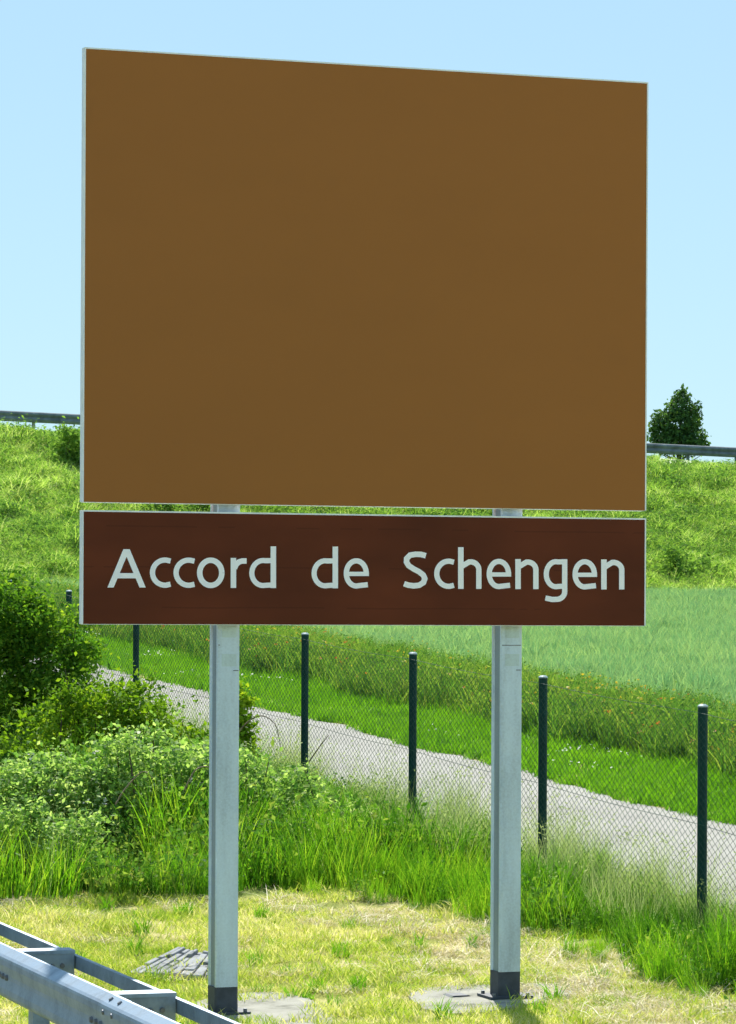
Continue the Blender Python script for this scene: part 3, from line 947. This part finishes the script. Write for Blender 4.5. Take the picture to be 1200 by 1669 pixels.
# mown verge
short = [proto('short_clump', [(blades(170, 0.03, 0.09, 0.23, 0.0075, 0.7, 100 + k, 2, 0.7), M['mown'])]) for k in range(4)]
short += [proto('short_tuft', [(blades(40, 0.07, 0.17, 0.07, 0.010, 0.5, 120 + k, 3, 0.4), M['verge'])]) for k in range(2)]
short += [proto('cut_straw', [(blades(120, 0.05, 0.11, 0.22, 0.007, 2.2, 130 + k, 2, 2.2), M['straw']), (blades(30, 0.03, 0.08, 0.22, 0.007, 0.7, 134 + k, 2, 0.7), M['mown'])]) for k in range(2)]
P, u, t = sample_ut(4.0, 12.5, 19, 44, 19, 11, lambda u, t: (u < u_edge(t) + 0.35) & hard(u, t), near=19)
o = scatter('mown_grass', P, short, [6, 6, 6, 6, 1.3, 1.3, 0.6, 0.6], 0.7, 1.35, 'short mown grass, half dried to straw, around the sign posts', 'grass', 0.12, 21)
# cuttings lie thickest in a swathe along the uncut edge
de = u_edge(t) - u
sw = np.exp(-((de - 0.75) / 0.65) ** 2) * (0.2 + 0.55 * (1 - sstep(26.5, 32.0, t)))
rr_ = np.random.default_rng(77)
pa = o.data.attributes['pid']; pid = np.empty(len(P), np.int32); pa.data.foreach_get('value', pid)
pick = rr_.uniform(0, 1, len(P)) < sw
pid[pick] = rr_.integers(6, 8, pick.sum()); pa.data.foreach_set('value', pid)

# tall uncut grass up to the fence and track
tall = [proto('tall_clump', [(blades(115, 0.24, 0.72, 0.21, 0.0095, 0.34, 200 + k, 4, 0.22), M['tall'])]) for k in range(4)]
tall += [proto('tall_seeding_clump', [(blades(60, 0.3, 0.65, 0.2, 0.012, 0.45, 220 + k, 4, 0.3), M['tall']), (seedheads(8, 0.65, 0.95, 0.2, 230 + k), M['seed'])]) for k in range(2)]
tall += [proto('broad_leaf_clump', [(blades(36, 0.2, 0.55, 0.2, 0.014, 0.45, 236 + k, 3, 0.3), M['weed']), (leaves(np.random.default_rng(k).normal(0, 1, (150, 3)) * [0.15, 0.15, 0.14] + [0, 0, 0.26], 0.05, 0.4, 0.55, 240 + k), M['weed'])]) for k in range(3)]
tall += [proto('lush_clump', [(blades(100, 0.22, 0.74, 0.21, 0.011, 0.36, 250 + k, 4, 0.24), M['lush']), (leaves(np.random.default_rng(80 + k).normal(0, 1, (80, 3)) * [0.15, 0.15, 0.12] + [0, 0, 0.25], 0.045, 0.4, 0.5, 255 + k), M['lush'])]) for k in range(2)]
def keep_tall(u, t):
    return (u > u_edge(t)) & (u < P0 - 0.15)
P, u, t = sample_ut(5.5, P0, 19, 60, 18, 12, keep_tall, near=19)
d = u - u_edge(t)
# lower close to the mown edge and beyond the fence
o = scatter('tall_grass', P, tall, [5, 5, 5, 5, 1.5, 1.5, 2.4, 2.4, 2.4, 2.2, 2.2], 0.6, 1.2, 'tall uncut bright green grass along the foot of the fence', 'grass', 0.12, 22)
sc = o.data.attributes['scl']; arr = np.empty(len(P), np.float32); sc.data.foreach_get('value', arr)
pa = o.data.attributes['pid']; pid = np.empty(len(P), np.int32); pa.data.foreach_get('value', pid)
pick = rr_.uniform(0, 1, len(P)) < (0.70 * (1 - sstep(27.5, 31.0, t)) + 0.15) * sstep(0.1, 0.7, d)       # lusher and darker towards the right
pid[pick] = rr_.integers(9, 11, pick.sum())
pick = rr_.uniform(0, 1, len(P)) < 0.6 * sstep(30.0, 32.5, t)                                               # leafy weeds tangle with the brambles on the left
pid[pick] = rr_.integers(6, 9, pick.sum()); pa.data.foreach_set('value', pid)
arr *= (0.45 + 0.55 * np.clip(d / 0.7, 0, 1)) * np.where(u > FU + 0.1, 0.75, 1.0) * (1 - 0.30 * sstep(11.4, 12.4, u)) * (1 + 0.22 * np.sin(t * 1.9 + u)) * (1 - 0.30 * sstep(11.5, 12.3, u) * (1 - sstep(27.0, 29.0, t))) * (1 + 0.35 * sstep(30.5, 33.0, t) * (u < 11.0)); sc.data.foreach_set('value', arr.astype(np.float32))

# feathery seeding grass in front of the track
hay = [proto('seeding_stems', [(blades(34, 0.45, 1.0, 0.20, 0.0055, 0.35, 262 + k, 3, 0.25), M['seed']), (seedheads(5, 0.6, 1.0, 0.18, 260 + k, 0.12, 0.012), M['seed']), (blades(14, 0.2, 0.6, 0.2, 0.009, 0.5, 270 + k, 3), M['tall'])]) for k in range(3)]
P, u, t = sample_ut(9.5, P0 + 0.1, 22, 50, 9, 13, lambda u, t: (u > u_edge(t) + 0.6) & (u > 11.9), near=20)
scatter('seeding_grass', P, hay, [1, 1, 1], 0.55, 1.0, 'pale feathery seeding grass standing before the track', 'grass', 0.15, 23)

# verge beyond the track
vg = [proto('verge_clump', [(blades(34, 0.08, 0.22, 0.16, 0.014, 0.6, 300 + k, 2, 0.5), M['verge'])]) for k in range(3)]
vg += [proto('daisy_clump', [(blades(14, 0.08, 0.2, 0.15, 0.013, 0.6, 310, 2, 0.5), M['verge']), (leaves(np.random.default_rng(3).normal(0, 1, (8, 3)) * [0.12, 0.12, 0.02] + [0, 0, 0.2], 0.032, 1.0, 0.9, 311), M['white'])])]
P, u, t = sample_ut(P1 - 0.15, 19.9, 22, 112, 30, 14, lambda u, t: u > P1 + edge_wobble(t, 2.1) - 0.05)
scatter('verge_grass', P, vg, [5, 5, 5, 0.12], 0.7, 1.3, 'bright green short grass verge on the far side of the track', 'grass', 0.12, 24)

# rank weeds with flowers at the edge of the field
wd = [proto('weed_clump', [(blades(70, 0.22, 0.70, 0.28, 0.018, 0.5, 330 + k, 3, 0.4), M['weed']), (leaves(np.random.default_rng(40 + k).normal(0, 1, (50, 3)) * [0.2, 0.2, 0.15] + [0, 0, 0.35], 0.045, 0.3, 0.5, 340 + k), M['weed'])]) for k in range(3)]
def petals(seed, h, n, size):
    r = np.random.default_rng(seed)
    base = r.normal(0, 1, (n, 3)) * [0.14, 0.14, 0.06] + [0, 0, h]
    pts = np.repeat(base, 4, 0) + r.normal(0, size * 0.2, (n * 4, 3))
    return leaves(pts, size, 0.5, 0.9, seed + 1)
wd += [proto('poppy_clump', [(blades(40, 0.25, 0.6, 0.25, 0.018, 0.5, 350, 3), M['weed']), (petals(351, 0.46, 4, 0.034), M['poppy'])]),
       proto('yellow_flower_clump', [(blades(40, 0.25, 0.6, 0.25, 0.018, 0.5, 352, 3), M['weed']), (petals(353, 0.48, 5, 0.034), M['yellow'])])]
P, u, t = sample_ut(18.9, 23.5, 24, 116, 11, 15, lambda u, t: u > 19.15 + 0.25 * np.sin(t * 0.8))
o = scatter('field_margin_weeds', P, wd, [5, 5, 5, 1.1, 0.9], 0.7, 1.25, 'rank dark weeds with orange and yellow flowers between track and field', 'weeds', 0.14, 25)
sc = o.data.attributes['scl']; arr = np.empty(len(P), np.float32); sc.data.foreach_get('value', arr)
sc.data.foreach_set('value', (arr * (1 - 0.35 * sstep(20.5, 23.5, u))).astype(np.float32))

# cereal field
cp = [proto('cereal_clump', [(blades(330, 0.22, 0.36, 0.60, 0.014, 0.6, 370 + k, 2, 0.4), M['crop'])]) for k in range(4)]
P, u, t = sample_ut(22.8, 66, 24, 118, 3.0, 16)
bx = (P[:, 0] - BK_A.x) * BK_N.x + (P[:, 1] - BK_A.y) * BK_N.y
P = P[bx > 22.0]
scatter('cereal_field', P, cp, [1, 1, 1, 1], 0.65, 1.3, 'blue green young cereal field below the embankment', 'crop', 0.1, 26)

# embankment cover
bk = [proto('bank_tuft', [(blades(170, 0.14, 0.44, 0.36, 0.020, 0.9, 400 + k, 2, 0.8), M['bank'])]) for k in range(4)]
bk += [proto('bank_weed', [(leaves(np.random.default_rng(60 + k).normal(0, 1, (320, 3)) * [0.26, 0.26, 0.12] + [0, 0, 0.24], 0.065, 0.5, 0.55, 410 + k), M['bank_leaf'])]) for k in range(2)]
r = np.random.default_rng(17)
n = 26000
s = r.uniform(-12, BK_L + 12, n); d = r.uniform(-0.4, 27, n)
x, y, z = bank_z(s, d)
keep_low = np.clip(0.25 + d / 3.0, 0.25, 1.0) * (0.95 + 0.28 * np.sin(s * 1.7 + d * 0.6) * np.sin(d * 1.9 - s * 0.8) + 0.25 * np.sin(s * 4.1 + d * 3.3))
o = scatter('embankment_grass', np.stack([x, y, z - 0.03], -1), bk, [5, 5, 5, 5, 2.6, 2.6], 0.6, 1.25, 'tussocky yellow green grass and weeds covering the embankment', 'grass', 0.2, 27)
sc = o.data.attributes['scl']; arr = np.empty(n, np.float32); sc.data.foreach_get('value', arr)
sc.data.foreach_set('value', (arr * keep_low).astype(np.float32))

# ------------------------------------------------------------------ shrubs, brambles, tree
def lobes(base, spec, n, seed, shell=0.55):
    """points in a union of uneven ellipsoids; spec: (dx, dy, dz, rx, ry, rz)"""
    r = np.random.default_rng(seed)
    vol = np.array([s[3] * s[4] * s[5] for s in spec]) ** 0.75
    which = r.choice(len(spec), n, p=vol / vol.sum())
    v = r.normal(size=(n, 3)); v /= np.linalg.norm(v, axis=1, keepdims=True)
    rad = shell + (1 - shell) * r.uniform(0, 1, n)
    rad *= 1 + 0.22 * np.sin(v[:, 0] * 7 + which) * np.sin(v[:, 1] * 6 + 2 * which) * np.sin(v[:, 2] * 8)
    s = np.array(spec)[which]
    return v * rad[:, None] * s[:, 3:6] + s[:, 0:3] + np.array(base)

def shrub(name, base, spec, n, size, mat, label, cat, group, seed, blossom=0, stems=7, wide=0.6, fuzz=0.12, sprig=1.0):
    o = thing(name, base, label, cat, group)
    q = random.Random(seed + 31)
    spec = spec + [(a + q.uniform(-.8, .8) * rx, b + q.uniform(-.6, .6) * ry, c + rz * q.uniform(0.45, 0.95), rx * q.uniform(.18, .34), ry * q.uniform(.18, .34), rz * q.uniform(.2, .42)) for (a, b, c, rx, ry, rz) in spec for _ in range(3)]
    rs_ = np.random.default_rng(seed + 70)
    ctr = lobes(base, spec, max(60, n // 34), seed, 0.5)
    which = rs_.integers(0, len(ctr), n)
    P = ctr[which] + rs_.normal(0, 1, (n, 3)) * (np.array([0.075, 0.075, 0.055]) * sprig)
    P = np.concatenate([P, P[: int(n * 0.18)] + np.random.default_rng(seed + 9).normal(0, fuzz, (int(n * 0.18), 3))])
    P = P[P[:, 2] > base[2] - 0.02]
    v, f, r = leaves(P, size, 0.55, wide, seed)
    link('foliage', np_mesh('foliage', v, f, r), mat, o)
    if blossom:  # petals doubling as painted glints of the leaves
        Q = lobes(base, [(a, b, c, d * 1.03, e * 1.03, g_ * 1.05) for a, b, c, d, e, g_ in spec], blossom, seed + 3, 0.97)
        Q = Q[(Q[:, 2] > base[2] + 0.25)]
        Q = np.repeat(Q, 5, 0) + np.random.default_rng(seed + 4).normal(0, 0.014, (len(Q) * 5, 3))
        v, f, r = leaves(Q, 0.032, 0.7, 0.9, seed + 5)
        link('blossom', np_mesh('blossom', v, f, r), M['blossom'], o)
    rr = random.Random(seed)
    for k in range(stems):
        s = spec[k % len(spec)]
        tip = Vector(base) + Vector((s[0] + rr.uniform(-.4, .4) * s[3], s[1] + rr.uniform(-.4, .4) * s[4], s[2] + s[5] * rr.uniform(0.4, 1.12)))
        b = Vector(base) + Vector((s[0] * 0.6 + rr.uniform(-.2, .2), s[1] * 0.6 + rr.uniform(-.2, .2), -0.05))
        mid = (b + tip) / 2 + Vector((rr.uniform(-.12, .12), rr.uniform(-.12, .12), 0.1))
        m = MB(); m.tube([b, mid, tip], [0.022, 0.014, 0.004], 5); m.build('stem', M['bark'], o)
    return o

def gbase(px, Y):
    x = (px - CX) / FPX * Y
    u, t = ut(x, Y)
    return (x, Y, float(gz(u, t)))

# tall leafy shrub at the left edge of the view
shrub('leafy_shrub', gbase(-5, 41.0), [(-0.3, 0, 1.2, 1.0, 0.9, 1.15), (0.6, 0.1, 1.4, 0.62, 0.7, 0.75), (-0.1, 0.2, 1.95, 0.75, 0.7, 0.62), (0.78, -0.2, 1.0, 0.52, 0.6, 0.65), (-1.3, 0, 1.3, 0.9, 0.9, 1.05), (0.45, -0.2, 1.9, 0.4, 0.4, 0.42)],
      44000, 0.054, M['hedge_dark'], 'tall dense leafy shrub left of the sign, highest plant before the fence', 'shrub', None, 501, stems=14)
# looser growth before and beside it
shrub('young_thicket', gbase(175, 38.0), [(0, 0, 0.75, 0.75, 0.6, 0.75), (-0.65, -0.1, 0.6, 0.6, 0.5, 0.7), (0.65, -0.2, 0.55, 0.55, 0.5, 0.62), (0.2, 0.2, 1.1, 0.4, 0.4, 0.45)],
      14000, 0.055, M['hedge'], 'loose yellow green thicket just left of the left sign post', 'shrub', None, 502, stems=14, fuzz=0.2)
shrub('bramble_bush', gbase(30, 34.6), [(-0.5, 0, 0.42, 1.0, 0.7, 0.52), (0.55, 0, 0.4, 0.8, 0.7, 0.5), (0.1, -0.3, 0.6, 0.6, 0.5, 0.35)],
      17000, 0.050, M['bramble'], 'low bramble at the left picture edge by the mown grass', 'bramble', 'brambles before the fence', 503, 14, 8)
shrub('bramble_bush', gbase(255, 34.8), [(0, 0, 0.55, 0.75, 0.7, 0.6), (-0.6, -0.1, 0.45, 0.6, 0.6, 0.5), (0.5, 0.1, 0.5, 0.55, 0.6, 0.55)],
      17000, 0.050, M['bramble'], 'dense bramble with pale leaves leaning against the left sign post', 'bramble', 'brambles before the fence', 504, 22, 10)
shrub('bramble_bush', gbase(455, 34.6), [(0, 0, 0.4, 0.55, 0.6, 0.5), (-0.35, 0.1, 0.5, 0.45, 0.5, 0.55), (0.5, 0, 0.25, 0.45, 0.5, 0.32)],
      10000, 0.046, M['bramble'], 'low bramble with pale leaves just right of the left sign post', 'bramble', 'brambles before the fence', 505, 12, 7)
shrub('sapling', gbase(396, 37.0), [(0, 0, 1.25, 0.14, 0.14, 0.36), (0.03, 0, 0.9, 0.12, 0.12, 0.3)],
      1200, 0.055, M['hedge'], 'thin leafy sapling rising right behind the left sign post', 'sapling', None, 506, stems=2, fuzz=0.05, sprig=0.6)

shrub('bramble_bush', gbase(45, 32.2), [(-0.35, 0, 0.3, 0.55, 0.45, 0.42), (0.25, 0.05, 0.25, 0.45, 0.4, 0.38)],
      10000, 0.050, M['bramble'], 'lowest bramble, at the very edge of the mown grass on the left', 'bramble', 'brambles before the fence', 507, 6, 4)
# bushes on the embankment
for (px, py, Y, w, h, label, sd_) in ((118, 742, 112.0, 0.55, 0.85, 'dark green bush high on the embankment against the left edge of the sign', 511),
                                      (300, 838, 106.0, 1.3, 0.5, 'dark bush on the embankment in the gap between the panels, near the left post', 512),
                                      (990, 838, 106.0, 0.9, 0.5, 'dark bush on the embankment in the gap between the panels, near their right end', 513),
                                      (1125, 880, 104.0, 0.9, 0.6, 'low dark bush on the embankment right of the sign', 514)):
    p = at(px, py, Y)
    dd = (p.x - BK_A.x) * BK_N.x + (p.y - BK_A.y) * BK_N.y; ss = (p.x - BK_A.x) * BK_DX + (p.y - BK_A.y) * BK_DY
    zb = float(bank_z(np.array(ss), np.array(dd))[2])
    shrub('embankment_bush', (p.x, p.y, zb), [(0, 0, h * 0.7, w, w * 0.8, h), (w * 0.7, 0, h * 0.4, w * 0.6, w * 0.6, h * 0.6), (-w * 0.6, 0.1, h * 0.5, w * 0.6, w * 0.6, h * 0.6)],
          2600, 0.12, M['bank_leaf'], label, 'bush', 'bushes on the embankment', sd_, stems=4, fuzz=0.15, sprig=1.6)

def cane(pts, rad, label):
    n = len(pts); P = [Vector(p) for p in pts]; out = []
    for k in range(n - 1):
        p0, p1, p2, p3 = P[max(k - 1, 0)], P[k], P[k + 1], P[min(k + 2, n - 1)]
        for s in range(5):
            q = s / 5
            out.append(0.5 * ((2 * p1) + (p2 - p0) * q + (2 * p0 - 5 * p1 + 4 * p2 - p3) * q * q + (3 * p1 - p0 - 3 * p2 + p3) * q ** 3))
    out.append(P[-1])
    m = MB(); m.tube(out, list(np.linspace(rad, rad * 0.35, len(out))), 5)
    return tag(m.build('dead_cane', M['cane'], None, True), label, 'cane', 'dead canes among the brambles')
cane([at(375, 1235, 36.5), at(392, 1190, 36.3), at(422, 1167, 36.2), at(448, 1180, 36.1), at(458, 1220, 36.0)], 0.010, 'arching bare cane before the track, right of the left post')
cane([at(490, 1262, 36.5), at(505, 1240, 36.4), at(522, 1216, 36.3), at(536, 1198, 36.2)], 0.011, 'straight dark bare stick leaning right, before the track')
cane([at(188, 1312, 33.6), at(205, 1285, 33.6), at(232, 1258, 33.6), at(250, 1268, 33.5)], 0.010, 'arching bare cane over the bramble left of the left post')
cane([at(300, 1290, 33.7), at(318, 1256, 33.7), at(338, 1250, 33.8), at(352, 1262, 33.8)], 0.010, 'bare cane bending behind the left sign post')

# tree behind the embankment rail
tb = at(1106, 815, 137.0)
tree = thing('tree', tb, 'dark cone shaped tree behind the embankment guard rail', 'tree')
k = 137.0 / FPX
spec = []
rr = random.Random(12)
for (px, py, rx, ry) in [(1106, 722, 46, 26), (1080, 712, 25, 24), (1132, 715, 24, 24), (1105, 690, 38, 26), (1078, 685, 18, 15), (1130, 680, 15, 22), (1108, 665, 26, 20), (1112, 648, 15, 14), (1114, 637, 5, 9), (1138, 660, 5, 10), (1068, 700, 12, 14), (1148, 725, 9, 14)]:
    p = at(px, py, 137.0)
    spec.append((p.x - tb.x, rr.uniform(-.3, .3) * rx * k, p.z - tb.z, rx * k, rx * k, ry * k))
P = lobes(tb, spec, 7500, 601, 0.45)
P = P[(np.sin(P[:, 0] * 9 + P[:, 2] * 4) * np.sin(P[:, 2] * 8 - P[:, 0] * 3) * np.sin(P[:, 1] * 5)) > -0.55]
v, f, r = leaves(P, 0.14, 0.3, 0.6, 602)
link('crown', np_mesh('crown', v, f, r), M['tree'], tree)
m = MB(); m.tube([tb - Vector((0, 0, 0.6)), tb + Vector((0.02, 0, 1.6)), tb + Vector((0.1, 0, 3.0)), tb + Vector((0.18, 0, 4.2))], [0.14, 0.10, 0.06, 0.015], 8)
m.build('trunk', M['bark'], tree, True)
for k2 in range(12):
    zz = rr.uniform(1.2, 3.6); a = rr.uniform(0, 6.28); ln = 1.1 * (1 - (zz - 1.2) / 3.4)
    b = tb + Vector((0.06, 0, zz))
    m = MB(); m.tube([b, b + Vector((math.cos(a) * ln * 0.5, math.sin(a) * ln * 0.5, 0.22)), b + Vector((math.cos(a) * ln, math.sin(a) * ln, 0.5))], [0.035, 0.022, 0.006], 5)
    m.build('limb', M['bark'], tree, True)

# ------------------------------------------------------------------ sloping stone pitching beside the left post
pit = thing('stone_pitching', rd(*on_ground(285, 1585)), 'small sloping patch of grey stone strips left of the left post', 'paving')
A0 = Vector(rd(*on_ground(205, 1596))); A0.z = float(gz(*on_ground(205, 1596))) + 0.03
B0 = Vector(rd(*on_ground(352, 1602))); B0.z = float(gz(*on_ground(352, 1602))) + 0.03
A1 = at(292, 1546, 27.6); B1 = at(362, 1560, 27.4)
ncol = 9
rs = random.Random(4)
us_ = [0.0]; 
for j in range(ncol): us_.append(us_[-1] + rs.uniform(0.7, 1.3))
us_ = [q / us_[-1] for q in us_]
def bil(a, b):
    return (A0 * (1 - a) + B0 * a) * (1 - b) + (A1 * (1 - a) + B1 * a) * b
nrm = (B0 - A0).cross(A1 - A0).normalized()
for j in range(ncol):
    cuts = [0.0] + sorted(rs.uniform(0.12, 0.92) for _ in range(2)) + [1.0]
    for b0, b1 in zip(cuts[:-1], cuts[1:]):
        if b1 - b0 < 0.08: continue
        a0, a1 = us_[j] + 0.009, us_[j + 1] - 0.009; c0, c1 = b0 + 0.02, b1 - 0.02
        h = rs.uniform(0.010, 0.032)
        q = [bil(a0 + rs.uniform(-.007, .007), c0), bil(a1 + rs.uniform(-.007, .007), c0 + rs.uniform(-.015, .015)), bil(a1, c1), bil(a0, c1 + rs.uniform(-.015, .015))]
        m = MB()
        m.add([p - nrm * 0.10 for p in q] + [p + nrm * h for p in q], [(3, 2, 1, 0), (4, 5, 6, 7), (0, 1, 5, 4), (1, 2, 6, 5), (2, 3, 7, 6), (3, 0, 4, 7)])
        m.build('stone', M['stone'], pit, bevel=0.008)
m = MB(); q = [bil(0, 0), bil(1, 0), bil(1, 1), bil(0, 1)]
lowz = [Vector((p.x, p.y, -0.1)) for p in q]
m.add(lowz + [p - nrm * 0.012 for p in q], [(3, 2, 1, 0), (4, 5, 6, 7), (0, 1, 5, 4), (1, 2, 6, 5), (2, 3, 7, 6), (3, 0, 4, 7)])
m.build('bed', M['bitumen'], pit)
